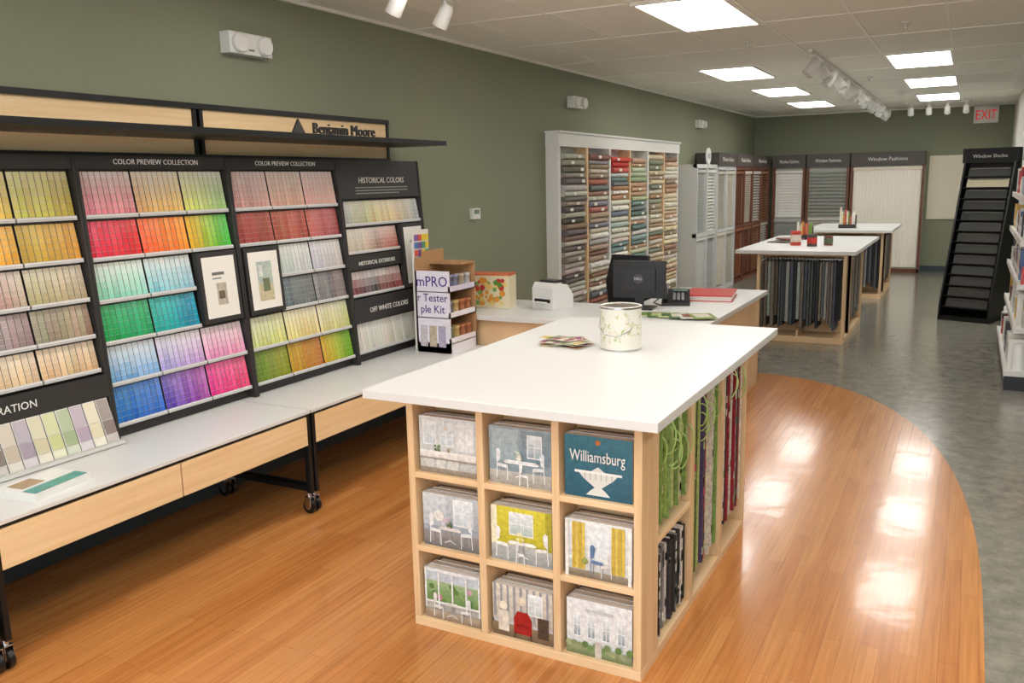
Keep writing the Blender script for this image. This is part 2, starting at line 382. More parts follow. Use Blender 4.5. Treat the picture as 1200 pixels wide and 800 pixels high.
b.poly([(.02,-.12,.0302),(.085,-.12,.0302),(.085,.12,.0302),(.02,.12,.0302)],'v_photo',(70,160,150))
b.poly([(-.08,-.1,.0302),(0,-.1,.0302),(0,.0,.0302),(-.08,.0,.0302)],'v_photo',(180,150,110));b.done()

# ---------------------------------------------------------------- tester kit display
b=MB('tester_kit_display')
X0,X1,Y0,Y1,Z0=-3.21,-2.95,4.68,5.02,.5435
b.box(X0,X1,Y0,Y1,Z0,Z0+.06,'v_gloss',(232,230,236))
b.box(X0,X0+.012,Y0,Y1,Z0,Z0+.62,'cardboard');b.box(X0,X1,Y1-.012,Y1,Z0,Z0+.57,'cardboard');b.box(X0,X1,Y0,Y0+.012,Z0,Z0+.54,'v_gloss',(228,224,236))
b.text('mPRO',.095,MY((X0+.13,Y0-.001,Z0+.44)),'v_gloss',(60,40,130),maxw=.235)
b.text('r Tester\nple Kit',.075,MY((X0+.13,Y0-.001,Z0+.34)),'v_gloss',(60,40,120),maxw=.23)
for i in range(3): b.box(X0+.03+.07*i,X0+.085+.07*i,Y0-.003,Y0,Z0+.04,Z0+.18,'v_photo',[(205,198,206),(196,180,160),(180,172,195)][i])
for s_ in range(3):
    zz=Z0+.06+.17*s_
    b.box(X0,X1,Y0,Y1,zz,zz+.006,'cardboard')
    for j in range(4):
        yy=Y0+.055+.077*j
        b.lathe((X1-.045,yy,zz+.006),[(.03,0),(.03,.085),(.032,.085),(.032,.10)],'v_gloss',random.choice([(210,140,100),(230,205,140),(140,160,125),(150,158,185),(225,225,220),(220,222,225),(205,190,170)]),14)
b.box(X1-.008,X1,Y0,Y1,Z0+.06,Z0+.10,'v_gloss',(235,233,240));b.box(X1-.008,X1,Y0,Y1,Z0+.23,Z0+.27,'v_gloss',(235,233,240));b.box(X1-.008,X1,Y0,Y1,Z0+.40,Z0+.44,'v_gloss',(215,208,226))
b.box(X0,X1,Y0+.16,Y1,Z0+.57,Z0+.582,'cardboard');b.box(X0,X0+.012,Y0+.08,Y1,Z0+.62,Z0+.66,'cardboard')
b.box(X0-.03,X0-.015,Y0+.02,Y0+.2,Z0,Z0+.80,'v_gloss',(225,222,214))
for j in range(20):
    b.box(X0-.015,X0-.009,Y0+.03+.042*(j%4),Y0+.066+.042*(j%4),Z0+.53+.05*(j//4),Z0+.57+.05*(j//4),'v_gloss',random.choice([(230,205,70),(130,95,160),(90,150,110),(210,90,80),(90,130,180)]))
b.done()

# ---------------------------------------------------------------- service desk
b=MB('service_desk')
DX=-1.40
b.box(-3.53,DX,5.05,5.86,.712,.745,'laminate');b.box(-2.12,DX,5.86,7.0,.712,.745,'laminate')
b.box(-3.52,DX-.05,5.10,5.125,0,.712,'maple')
b.box(DX-.075,DX-.05,5.10,6.96,0,.712,'maple');b.box(-2.1,DX-.05,6.935,6.96,0,.712,'maple')
b.box(-3.52,-3.495,5.1,5.82,0,.712,'maple');b.box(-2.1,-2.075,5.86,6.96,0,.712,'maple');b.box(-2.8,-2.1,5.79,5.815,.1,.712,'maple')
b.done(bevel=.003)
b=MB('floral_gift_box');b.M=Matrix.Translation((-3.05,5.45,.7465))@Matrix.Rotation(.12,4,'Z')
b.box(-.15,.15,-.07,.07,0,.235,'v_gloss',(226,214,180))
for i in range(46):
    x=random.uniform(-.12,.12);z=random.uniform(.035,.205);r=random.uniform(.01,.026);c=random.choice([(90,140,60),(190,60,50),(220,150,60),(120,170,90),(230,200,120)])
    b.poly([(x+r*math.cos(t*1.047),-.071-.0001*i,z+r*math.sin(t*1.047)) for t in range(6)],'v_gloss',c)
b.box(-.152,.152,-.072,.072,.235,.25,'v_photo',(225,120,80))
b.done()
b=MB('label_printer');b.M=Matrix.Translation((-2.62,5.55,.7455))@Matrix.Rotation(-.3,4,'Z')
prof=[(-.11,0),(.11,0),(.11,.09),(.05,.17),(-.08,.19),(-.11,.15)]
P1=[(-.1,y,z) for y,z in prof];P2=[(.1,y,z) for y,z in prof];n=len(prof)
b.mesh(P1+P2,[tuple(range(n))[::-1],tuple(range(n,2*n))]+[(i,(i+1)%n,n+(i+1)%n,n+i) for i in range(n)],'v_gloss',(225,225,222))
b.box(-.075,.075,-.114,-.108,.05,.075,'black_metal');b.box(-.07,.07,-.06,.03,.186,.205,'v_gloss',(60,60,62));b.box(-.05,.05,-.15,-.11,.052,.056,'v_gloss',(250,250,250));b.done(bevel=.006)
b=MB('computer_monitor');b.M=Matrix.Translation((-2.03,5.72,.7455))@Matrix.Rotation(.12,4,'Z')
b.box(-.11,.11,-.08,.09,0,.012,'v_gloss',(25,25,27));b.box(-.03,.03,.0,.03,.01,.16,'v_gloss',(25,25,27))
b.box(-.185,.185,-.012,.03,.075,.335,'v_gloss',(20,20,22));b.box(-.12,.12,-.03,-.012,.12,.28,'v_gloss',(28,28,30))
b.lathe((0,-.0305,.213),[(.034,-.001),(.034,0)],'v_gloss',(70,70,74),20,'y');b.text('DELL',.026,MY((0,-.0325,.204)),'v_gloss',(210,210,215));b.done(bevel=.004)
b=MB('desk_phone');b.M=Matrix.Translation((-1.85,6.0,.7455))@Matrix.Rotation(.3,4,'Z')
b.mesh([(-.1,-.09,0),(.1,-.09,0),(.1,.1,0),(-.1,.1,0),(-.1,-.09,.02),(.1,-.09,.02),(.1,.1,.10),(-.1,.1,.10)],[(3,2,1,0),(4,5,6,7),(0,1,5,4),(1,2,6,5),(2,3,7,6),(3,0,4,7)],'v_gloss',(30,30,32))
b.tube([(-.07,-.09,.045),(-.07,-.06,.075),(-.07,.05,.12),(-.07,.09,.125)],.018,'v_gloss',(22,22,24),8)
b.box(-.02,.08,.045,.09,.088,.11,'v_gloss',(120,135,130))
for i in range(12): b.box(-.02+.03*(i%3),0+.03*(i%3),-.06+.025*(i//3),-.045+.025*(i//3),.04+.01*(i//3),.052+.01*(i//3),'v_gloss',(150,150,150))
b.tube([(-.07,.09,.1),(-.12,.1,.03),(-.16,.03,.008),(-.1,-.12,.008)],.005,'v_gloss',(20,20,20));b.done()
b=MB('red_ring_binder');b.M=Matrix.Translation((-1.70,6.42,.7455))@Matrix.Rotation(.15,4,'Z')
b.box(-.17,.17,-.22,.22,0,.005,'v_gloss',(190,25,25));b.box(-.16,.16,-.21,.21,.005,.038,'v_gloss',(235,232,225));b.box(-.17,.17,-.22,.22,.038,.046,'v_gloss',(200,26,26));b.box(-.176,-.168,-.22,.22,0,.046,'v_gloss',(170,20,20));b.done()
b=MB('brochure_fan')
for i in range(7):
    b.M=Matrix.Translation((-1.95+.075*i,5.45+.02*math.sin(i),.7455+.0022*i))@Matrix.Rotation(.2+.05*i,4,'Z')
    b.box(-.075,.075,-.11,.11,0,.002,'v_photo',[(120,150,70),(225,220,190),(90,130,60),(200,205,150),(60,110,60),(230,230,220),(140,160,80)][i])
    b.box(-.05,.05,-.05,.08,.002,.0024,'v_photo',[(220,220,200),(120,150,80),(190,200,140),(90,120,60),(220,215,190),(150,60,50),(230,225,200)][i])
b.done()
b=MB('office_chair');b.M=Matrix.Translation((-2.55,6.55,0))@Matrix.Rotation(-.2,4,'Z')
for k in range(5):
    a=k*2*math.pi/5;x,y=.27*math.cos(a),.27*math.sin(a)
    b.tube([(0,0,.1),(x,y,.065)],.018,'black_metal');b.cyl((x,y-.02,.03),.03,.04,'black_metal',axis='y',seg=12)
b.cyl((0,0,.08),.025,.35,'chrome');b.box(-.23,.23,-.22,.24,.43,.5,'v_matte',(30,30,33));b.tube([(0,.2,.45),(0,.28,.55),(0,.27,.75)],.02,'black_metal')
b.mesh([(-.2,.24,.58),(.2,.24,.58),(.22,.23,.8),(.17,.25,1.02),(-.17,.25,1.02),(-.22,.23,.8),(-.2,.29,.58),(.2,.29,.58),(.22,.28,.8),(.17,.3,1.02),(-.17,.3,1.02),(-.22,.28,.8)],
 [(0,1,2,3,4,5),(11,10,9,8,7,6),(0,6,7,1),(1,7,8,2),(2,8,9,3),(3,9,10,4),(4,10,11,5),(5,11,6,0)],'v_matte',(32,32,35))
for s_ in (-1,1): b.tube([(s_*.22,.1,.47),(s_*.26,.1,.6),(s_*.26,-.1,.64)],.015,'black_metal')
b.done(bevel=.008)

# ---------------------------------------------------------------- main island
b=MB('sample_book_island')
ix0,ix1,iy0,iy1=-1.764,-.866,2.478,3.93
b.box(-1.894,-.789,2.397,4.207,.887,.92,'laminate')
b.box(ix0,ix1,iy0,iy1,.0,.035,'maple')
b.box(ix0,ix1,iy0,iy1,.868,.887,'maple')
w=.028
fx=[ix0,ix0+(ix1-ix0-w)/3,ix0+2*(ix1-ix0-w)/3,ix1-w]
for x in fx: b.box(x,x+w,iy0,iy0+.155,.035,.868,'maple_v')
for z in (.30,.585): b.box(ix0+.002,ix1-.002,iy0+.002,iy0+.155,z,z+.022,'maple')
b.box(ix0,ix1,iy0+.155,iy0+.17,.035,.868,'maple')
b.box(ix0,ix0+.02,iy0+.17,iy1,.035,.868,'maple');b.box(ix0,ix1,iy1-.022,iy1,.035,.868,'maple_v')
b.box(-1.33,-1.31,iy0+.17,iy1,.035,.868,'maple')
sy=[iy0+.17,3.05,3.49,iy1-.022]
for y in sy[1:3]: b.box(-1.31,ix1,y-.022,y+.022,.035,.868,'maple_v')
b.box(-1.31,ix1,sy[0],sy[1]-.022,.42,.44,'maple')
b.box(-1.31,ix1-.01,sy[0],sy[3],.845,.868,'maple')
b.done(bevel=.0025)

b=MB('wallpaper_sample_books')
def cover(x0,x1,z0,z1,yf,kind):
    Wd,H=x1-x0,z1-z0
    b.M=MY((x0,yf,z0));lay=[0]
    def P(u0,u1,v0,v1,c,c2=None,mat='v_photo'):
        lay[0]+=1;q=.0002*lay[0]
        cc=c if c2 is None else [c,c,c2,c2]     # bottom colour, top colour
        b.poly([(u0*Wd,v0*H,q),(u1*Wd,v0*H,q),(u1*Wd,v1*H,q),(u0*Wd,v1*H,q)],mat,cc)
    def G(pts,c,mat='v_photo'):
        lay[0]+=1;q=.0002*lay[0];b.poly([(u*Wd,v*H,q) for u,v in pts],mat,c)
    def disc(u,v,r,c,k=12): G([(u+r*math.cos(2*math.pi*t/k),v+r*Wd/H*math.sin(2*math.pi*t/k)) for t in range(k)],c)
    def L(u0,v0,u1,v1,t,c):
        dx,dy=u1-u0,v1-v0;l=math.hypot(dx,dy)+1e-6;nx,ny=-dy/l*t/2,dx/l*t/2
        G([(u0+nx,v0+ny),(u0-nx,v0-ny),(u1-nx,v1-ny),(u1+nx,v1+ny)],c,'v_gloss')
    def chair(u,v,s,c,fl=1):
        sh=tuple(k*.75 for k in c);X=lambda a:u+fl*a*s
        L(X(0),v,X(.02),v+.46*s,.014,c);L(X(.15),v+.02*s,X(.14),v+.22*s,.012,sh);L(X(.17),v-.02*s,X(.17),v+.2*s,.013,c);L(X(.04),v+.03*s,X(.05),v+.2*s,.01,sh)
        G([(X(0),v+.2*s),(X(.18),v+.18*s),(X(.17),v+.235*s),(X(.03),v+.25*s)],c)
        G([(X(.0),v+.27*s),(X(.05),v+.29*s),(X(.07),v+.44*s),(X(.04),v+.5*s),(X(.0),v+.47*s)],c)
        L(X(.02),v+.36*s,X(.06),v+.37*s,.008,sh)
    def tablef(u0,u1,v,c):
        m_=(u0+u1)/2;sh=tuple(k*.7 for k in c)
        G([(u0+.03,v-.02),(u1-.03,v-.02),(u1,v+.01),(u1-.06,v+.045),(u0+.06,v+.045),(u0,v+.01)],c)
        G([(m_-.03,v-.22),(m_+.03,v-.22),(m_+.015,v-.02),(m_-.015,v-.02)],sh);L(m_,v-.2,m_-.1,v-.25,.014,c);L(m_,v-.2,m_+.1,v-.25,.014,c)
    def plant(u,v,r,c):
        for t in range(9): disc(u+random.uniform(-r,r),v+random.uniform(-r,r)*1.1,r*.4,jit(c,25),7)
    def window(u0,u1,v0,v1,c=(206,218,226),f=(244,246,246)):
        P(u0,u1,v0,v1,f);P(u0+.015,u1-.015,v0+.02,v1-.02,c,(236,242,246));m_=(u0+u1)/2;P(m_-.006,m_+.006,v0,v1,f);P(u0,u1,(v0+v1)/2-.007,(v0+v1)/2+.007,f)
    if kind==0:
        P(0,1,0,1,(196,198,196),(226,230,232));window(.06,.3,.5,.92);window(.36,.6,.5,.92);P(.66,.97,.45,.96,(228,232,232));P(.68,.8,.5,.92,(240,241,242));P(.82,.95,.5,.92,(236,238,239))
        P(0,1,.28,.40,(224,220,214),(246,245,242));P(0,1,.24,.28,(160,156,150));P(0,1,0,.1,(140,126,110),(160,150,136));P(.08,.26,.1,.25,(212,212,208));P(.3,.46,.1,.25,(218,218,214));P(.5,.7,.1,.25,(212,212,208))
        plant(.33,.46,.05,(120,140,100));disc(.52,.44,.03,(170,150,120));L(.48,.98,.48,.84,.006,(80,80,80));disc(.48,.82,.035,(235,225,200))
    elif kind==1:
        P(0,1,.2,1,(138,158,168),(162,178,186));P(.04,.48,.42,.96,(162,182,190),(182,198,204));P(.53,.98,.4,.96,(120,144,158),(146,164,174));P(0,1,0,.24,(160,156,148),(196,194,188))
        window(.62,.86,.5,.9,(150,172,184));chair(.12,.1,1.05,(236,240,242));chair(.9,.1,1.05,(230,236,238),-1);tablef(.24,.82,.4,(240,242,244));chair(.5,.02,.8,(246,248,250));disc(.5,.5,.045,(240,240,230));plant(.5,.56,.05,(200,206,200))
    elif kind==2:
        P(0,1,0,1,(30,88,110),(58,124,144));
        G([(.32,.05),(.68,.05),(.62,.12),(.55,.18),(.72,.32),(.8,.42),(.2,.42),(.28,.32),(.45,.18),(.38,.12)],(220,222,216),'v_gloss');P(.15,.85,.40,.44,(240,240,236),None,'v_gloss');G([(.4,.44),(.6,.44),(.5,.52)],(215,217,212),'v_gloss')
        for t in (.3,.38,.46,.54,.62,.7): P(t,t+.012,.3,.41,(165,172,170),None,'v_gloss')
        b.text('Williamsburg',H*.26,MY((x0,yf,z0)).inverted()@MY((x0+Wd*.5,yf-.008,z0+H*.6)),'v_gloss',(240,242,240),maxw=Wd*.82)
        disc(.5,.91,.04,(200,120,60))
    elif kind==3:
        P(0,1,.28,1,(160,170,184),(204,210,216));P(.0,.42,.4,1,(190,200,208),(216,222,226));window(.55,.9,.45,.95);P(0,1,0,.3,(110,108,110),(156,154,154))
        chair(.12,.06,1.15,(240,242,244));chair(.88,.06,1.15,(232,236,238),-1);tablef(.28,.7,.36,(228,226,220));disc(.3,.6,.09,(236,234,228));plant(.46,.48,.09,(206,200,206));plant(.5,.44,.05,(100,124,90))
    elif kind==4:
        P(0,1,.3,1,(196,188,60),(222,212,74));P(0,1,0,.32,(152,158,160),(192,196,196));window(.3,.7,.5,.92,(180,198,196));P(0,.1,.3,1,(240,236,206));P(.9,1,.3,1,(176,170,60))
        chair(.08,.06,1.15,(244,244,242));chair(.94,.06,1.15,(240,240,238),-1);tablef(.28,.76,.36,(246,246,242));chair(.42,.0,.8,(236,238,240));disc(.5,.45,.05,(220,210,90));plant(.5,.5,.05,(230,225,180))
    elif kind==5:
        P(0,1,0,1,(212,214,212),(234,238,238));P(.05,.95,.3,.34,(240,242,240));window(.34,.66,.35,.96,(224,234,240))
        for u0 in (.1,.7):
            for t in range(4): P(u0+.05*t,u0+.05*t+.045,.14,.96,[(204,174,60),(224,196,84)][t%2])
        P(0,1,0,.13,(120,106,90),(160,148,130));chair(.38,.06,1.1,(96,126,166));chair(.7,.06,.9,(230,228,220),-1);P(0,.05,0,1,(244,244,242));P(.95,1,0,1,(244,244,242));disc(.3,.3,.05,(150,160,90))
    elif kind==6:
        P(0,1,0,1,(184,174,162),(206,220,232));P(0,1,.35,.75,(106,144,80),(166,194,146))
        for t in range(14): disc(random.uniform(.05,.95),random.uniform(.4,.7),.05,random.choice([(206,130,160),(100,140,80),(216,170,188),(130,170,100)]),8)
        for u in (0,.24,.49,.74,.97): P(u,u+.03,.2,1,(242,244,244))
        P(0,1,.32,.36,(242,244,242));P(0,1,.94,1,(236,238,238));P(0,1,0,.18,(146,126,106),(186,170,150));chair(.16,.04,1,(236,236,232));tablef(.36,.64,.34,(232,230,224));chair(.84,.04,1,(236,236,232),-1)
    elif kind==7:
        P(0,1,.3,1,(198,190,176),(224,218,206))
        for t in range(9): P(.02+.11*t,.06+.11*t,.35,1,(160,160,166))
        window(.6,.84,.5,.92,(200,210,210));P(.0,1,0,.25,(106,88,70),(150,128,102));G([(.36,.1),(.66,.1),(.66,.40),(.6,.54),(.42,.54),(.36,.40)],(168,34,34));P(.4,.62,.24,.30,(140,22,26));P(.1,.28,.1,.5,(230,222,208));disc(.19,.6,.07,(244,236,214));P(.76,.94,.1,.5,(80,66,56));disc(.5,.75,.07,(230,220,200));L(.37,.02,.38,.12,.02,(60,40,30));L(.65,.02,.64,.12,.02,(60,40,30))
    else:
        P(0,1,.15,1,(224,228,228),(240,242,244));P(.05,.95,.5,.92,(234,236,238))
        for u in (.1,.32,.55,.78): window(u,u+.13,.32,.74,(140,158,170))
        P(.3,.72,.8,.86,(206,210,212));P(0,1,0,.18,(106,120,80),(160,170,130))
        for t in range(12): disc(.04+.085*t,.18+.05*math.sin(t*3),.055,jit(random.choice([(84,120,60),(110,140,80),(150,160,120)]),15),8)
        P(.45,.55,0,.3,(205,199,189))
    b.M=Matrix.Identity(4)
rows=[.607,.322,.0352]
k=0
for r in range(3):
    for c_ in range(3):
        xa=fx[c_]+w+.012;xb=fx[c_+1]-.012;h=[.21,.205,.2][r]+random.uniform(-.005,.005)
        y=iy0+.018+random.uniform(0,.008);nb=3
        for q in range(nb):
            t=.038;hh=h-(.006*q);col=[(200,202,204),(224,222,216),(90,80,78)][q]
            b.box(xa+random.uniform(0,.006),xb-random.uniform(0,.006),y+.003,y+t-.003,rows[r]+.003,rows[r]+hh-.003,'v_matte',(240,238,232))
            b.box(xa,xb,y,y+.003,rows[r],rows[r]+hh,'v_gloss',jit(col,12));b.box(xa,xb,y+t-.003,y+t,rows[r],rows[r]+hh,'v_gloss',jit(col,12));b.box(xa,xa+.004,y,y+t,rows[r],rows[r]+hh,'v_gloss',jit(col,12))
            if q==0: cover(xa,xb,rows[r],rows[r]+hh,y-.0003,k)
            y+=t+.002
        k+=1
b.done()

def hang_side(b,xf,xd,y0,y1,z0,z1,pal,loop=None,t=.017,pr=.35):
    y=y0+.006
    while y<y1-t:
        c=jit(random.choice(pal),10);tt=t*random.uniform(.7,1.3);zz=z0+random.uniform(0,.03);ff=xf-random.uniform(.005,.03)
        b.box(xd,ff,y,y+tt*.8,zz,z1,'v_fabric',c)
        nb=random.choice([0,3,7])
        for q in range(nb):
            za=zz+(z1-zz)*random.random()*.85;b.box(ff,ff+.0008,y,y+tt*.8,za,za+.03,'v_fabric',jit(random.choice(pal),20))
        if loop and random.random()<pr:
            yc=y+tt*.4;R_=random.uniform(.035,.055);zl=z1-.06+random.uniform(-.07,.02);ph=random.uniform(-.02,.02)
            pth=[(ff-.01,yc,zl+R_)]
            for a in range(0,11):
                an=math.pi*a/10;pth.append((ff+.004+R_*.6*math.sin(an),yc+ph*math.sin(an),zl+R_*math.cos(an)*(1 if a<5 else 1.6)))
            pth.append((ff-.01,yc,zl-R_*1.6));b.tube(pth,.003,'v_gloss',jit(loop,15))
        y+=tt
b=MB('hanging_fabric_samples')
GR=[(160,185,95),(185,205,130),(130,160,85),(205,210,165),(170,190,115)]
BW=[(30,30,32),(235,232,225),(60,60,64),(150,150,150),(40,38,40),(225,222,215)]
MXD=[(165,45,55),(45,40,42),(228,222,210),(130,165,85),(90,75,110),(205,70,90),(215,208,190),(70,50,50),(220,216,205)]
hang_side(b,ix1,-1.25,sy[0],sy[1]-.022,.455,.82,GR,(185,215,130),pr=.6)
hang_side(b,ix1,-1.25,sy[0],sy[1]-.022,.04,.36,BW)
hang_side(b,ix1,-1.25,sy[1]+.022,sy[2]-.022,.10,.82,MXD*2+GR[:3]*2,(185,215,130),pr=.35)
hang_side(b,ix1,-1.25,sy[2]+.022,sy[3],.13,.82,MXD,(190,215,140),pr=.3)
b.done()
b=MB('paint_can');c=(-1.31,3.46,.9203);r=.088
b.lathe(c,[(r-.002,0),(r+.002,.002),(r+.002,.008),(r,.012),(r,.176),(r+.002,.18),(r+.003,.188),(r-.004,.19),(r-.008,.184)],'v_gloss',(226,222,210),36)
b.lathe((c[0],c[1],c[2]+.1845),[(r-.006,0),(r-.014,.001),(r-.02,.003),(r-.03,.001),(r-.05,.001)],'chrome',W8,32)
b.lathe((c[0],c[1],c[2]+.0),[(r+.003,.001),(r+.003,.007)],'chrome',W8,32);b.lathe((c[0],c[1],c[2]),[(r+.0035,.18),(r+.0035,.1875)],'chrome',W8,32)
for i in range(70):
    a=random.uniform(-2.9,.6);z=random.uniform(.04,.168);s_=random.uniform(.005,.013);an=random.uniform(0,3.14)
    q=[]
    for (uu,vv) in ((-1,0),(0,.35),(1,0),(0,-.35)):
        u=(uu*math.cos(an)-vv*math.sin(an))*s_*1.3;v=(uu*math.sin(an)+vv*math.cos(an))*s_*1.3
        q.append((c[0]+(r+.0008)*math.cos(a+u/r),c[1]+(r+.0008)*math.sin(a+u/r),c[2]+z+v))
    b.poly(q,'v_gloss',random.choice([(190,204,146),(208,212,165),(172,188,134),(216,205,175),(200,192,156)]))
b.tube([(c[0]-.09,c[1],c[2]+.15),(c[0]-.08,c[1]-.05,c[2]+.10),(c[0]-.04,c[1]-.083,c[2]+.07),(c[0]+.02,c[1]-.092,c[2]+.065),(c[0]+.065,c[1]-.065,c[2]+.09),(c[0]+.09,c[1],c[2]+.15)],.002,'chrome')
b.done()
b=MB('colour_card_stack')
for i in range(20):
    b.M=Matrix.Translation((-1.555+random.uniform(-.05,.035),3.44+random.uniform(-.05,.04),.9203+.0016*i))@Matrix.Rotation(random.uniform(-.7,.8),4,'Z')
    b.box(-.085,.085,-.03,.03,0,.0013,'v_gloss',(225,220,200));n=5
    for q in range(n): b.box(-.082+.033*q,-.053+.033*q,-.027,.027,.0013,.0015,'v_gloss',random.choice([(180,60,60),(120,150,70),(220,190,90),(150,60,110),(90,120,60),(190,130,70),(210,205,180)]))
b.done()

# ---------------------------------------------------------------- far islands
def far_island(y0,y1,x0,x1,bx0,bx1,by0,by1):
    b=MB('sample_display_island')
    b.box(x0,x1,y0,y1,.885,.92,'laminate');b.box(bx0,bx1,by0,by1,0,.06,'maple');b.box(bx0,bx1,by0,by1,.865,.885,'maple')
    for x in (bx0,bx1-.03):
        b.box(x,x+.03,by0,by0+.05,.06,.865,'maple_v');b.box(x,x+.03,by1-.05,by1,.06,.865,'maple_v')
    b.box(bx0,bx1,by0+.35,by0+.37,.06,.865,'maple');b.box(bx0,bx1,by1-.02,by1,.06,.865,'maple');b.box(bx0,bx0+.02,by0+.36,by1,.06,.865,'maple')
    b.box(bx1-.03,bx1,by0+.35,by0+.45,.06,.865,'maple_v')
    b.box(bx0+.4,bx0+.42,by0,by0+.36,.06,.12,'maple')
    b.tube([(bx0+.02,by0+.08,.83),(bx1-.02,by0+.08,.83)],.01,'chrome')
    pal=[(60,62,66),(90,92,96),(120,112,104),(40,42,46),(140,128,116),(74,80,92),(100,86,76),(160,160,158)]
    x=bx0+.035
    while x<bx1-.06:
        c_=jit(random.choice(pal),10);ww=random.uniform(.022,.04);zz=.12+random.uniform(0,.14)
        b.box(x,x+ww*.8,by0+.03+random.uniform(0,.02),by0+.33,zz,.8,'v_fabric',c_)
        b.tube([(x+ww*.4,by0+.05,.8),(x+ww*.4,by0+.05,.835),(x+ww*.4,by0+.09,.85),(x+ww*.4,by0+.11,.82)],.004,'chrome',seg=5)
        x+=ww
    y=by0+.46
    while y<by1-.06:
        b.box(bx0+.3,bx1-.02,y,y+.03,.14+random.uniform(0,.1),.8,'v_fabric',jit(random.choice(pal+[(150,130,100),(170,160,140)]),10));y+=.045
    b.done(bevel=.002)
far_island(8.72,11.0,-2.08,-.94,-1.88,-1.03,8.82,10.3)
far_island(12.2,13.95,-2.0,-.89,-1.85,-1.0,12.32,13.8)
def can(name,x,y,z,r,h,col,lab):
    b=MB(name);b.lathe((x,y,z),[(r,0),(r,h*.95),(r*1.03,h*.96),(r*1.03,h),(r*.85,h),(r*.83,h*.97)],'v_gloss',col,20);b.lathe((x,y,z),[(r*1.01,h*.25),(r*1.01,h*.75)],'v_photo',lab,20);b.done()
can('sample_jar',-1.62,9.45,.9203,.055,.15,(200,66,50),(230,215,200))
can('sample_jar',-1.44,9.35,.9203,.05,.12,(60,50,44),(200,60,46))
can('sample_jar',-1.3,9.5,.9203,.045,.10,(110,60,44),(90,110,80))
def fan(name,x,y,z,s=1):
    b=MB(name)
    b.box(x-.1*s,x+.1*s,y-.06,y+.06,z,z+.05,'v_gloss',(40,40,42));b.box(x-.1*s,x+.1*s,y+.04,y+.06,z,z+.16*s,'v_gloss',(60,60,62))
    for i in range(9):
        xx=x-.09*s+.02*s*i;h=random.uniform(.15,.26)*s
        b.box(xx,xx+.017*s,y-.04+.01*(i%3),y+.03,z+.02,z+h,'v_photo',random.choice([(200,80,60),(120,150,70),(220,150,70),(235,230,220),(200,90,90),(230,225,200)]))
    b.done()
fan('brochure_holder',-1.68,10.35,.9203,.9);fan('brochure_holder',-1.5,12.7,.9203,1.1)
b=MB('magazine_pile')
for i in range(4): b.M=Matrix.Translation((-1.85+.03*i,9.9,.9203+.011*i))@Matrix.Rotation(.3*i-.3,4,'Z');b.box(-.1,.1,-.14,.14,0,.01,'v_photo',[(90,70,60),(180,170,150),(60,70,60),(140,60,50)][i])
b.done()

# ---------------------------------------------------------------- fabric shelving
b=MB('fabric_shelving_unit')
fy=[7.45,8.05,8.66,9.27,9.88,10.48,11.08];xf=-3.42;ST=2.08
b.box(XL+.002,XL+.015,fy[0],fy[-1],.12,ST-.12,'rackgrey')
b.box(XL+.002,xf,fy[0]-.06,fy[0],0,ST-.12,'white_paint');b.box(XL+.002,xf,fy[-1],fy[-1]+.05,0,ST-.12,'white_paint')
b.box(XL+.002,xf+.012,fy[0]-.065,fy[-1]+.055,ST-.12,ST,'white_paint');b.box(XL+.002,xf+.03,fy[0]-.08,fy[-1]+.07,ST,ST+.02,'white_paint')
b.box(XL+.002,xf-.002,fy[0],fy[-1],0,.12,'white_paint')
for i_,y in enumerate(fy[1:-1]): b.box(XL+.015,xf+.02,y-.02,y+.02,.12,ST-.12,'maple_v' if i_%2==0 else 'white_paint')
b.done()
b=MB('folded_fabric_stacks')
PAL=[[(128,120,116),(160,150,138),(106,100,96),(180,168,156),(138,114,100),(200,194,186)],
     [(176,118,96),(150,108,92),(215,204,186),(175,170,168),(128,130,136),(174,152,130),(236,232,222)],
     [(190,84,70),(232,228,214),(126,154,150),(158,176,172),(190,138,106),(126,136,146),(228,222,208),(198,198,192)],
     [(158,172,134),(180,184,154),(124,148,144),(220,215,194),(106,128,118),(192,160,126),(210,208,194)],
     [(208,190,158),(186,166,134),(158,138,118),(226,217,194),(140,144,124),(180,138,106)],
     [(204,180,146),(218,202,170),(184,150,120),(232,224,208),(158,134,112)]]
for i in range(6):
    y0,y1=fy[i]+.03,fy[i+1]-.03
    z=.121
    ya=y0+.01;yb=y1-.01
    while z<1.88:
        t=random.uniform(.042,.066)
        c_=jit((random.choice([(196,50,44),(186,44,40),(205,70,56)]) if (i==2 and z>1.74) else random.choice(PAL[i])),16)
        e=random.uniform(0,.03);q0,q1=ya+random.uniform(0,.03),yb-random.uniform(0,.03);F=xf+.04-e;t2=t*.92
        n=6;prof=[(XL+.02,0)]+[(F-t2*.5+t2*.5*math.sin(math.pi*k/n),t2*.5-t2*.5*math.cos(math.pi*k/n)) for k in range(n+1)]+[(XL+.02,t2)]
        dd=random.uniform(-.012,.012)
        A=[(x+dd,q0,z+zz) for x,zz in prof];Bq=[(x-dd,q1,z+zz) for x,zz in prof];A[0]=(XL+.02,q0,z);A[-1]=(XL+.02,q0,z+t2);Bq[0]=(XL+.02,q1,z);Bq[-1]=(XL+.02,q1,z+t2);m_=len(prof)
        b.mesh(A+Bq,[tuple(range(m_)),tuple(range(m_,2*m_))[::-1]]+[(k,m_+k,m_+(k+1)%m_,(k+1)%m_) for k in range(m_)],'v_fabric',c_)
        if random.random()<.45:
            yt=random.uniform(q0+.05,q1-.12);b.box(F+.008,F+.013,yt,yt+.07,z+t2*.25,z+t2*.75,'v_matte',(235,232,222))
        z+=t
b.done()

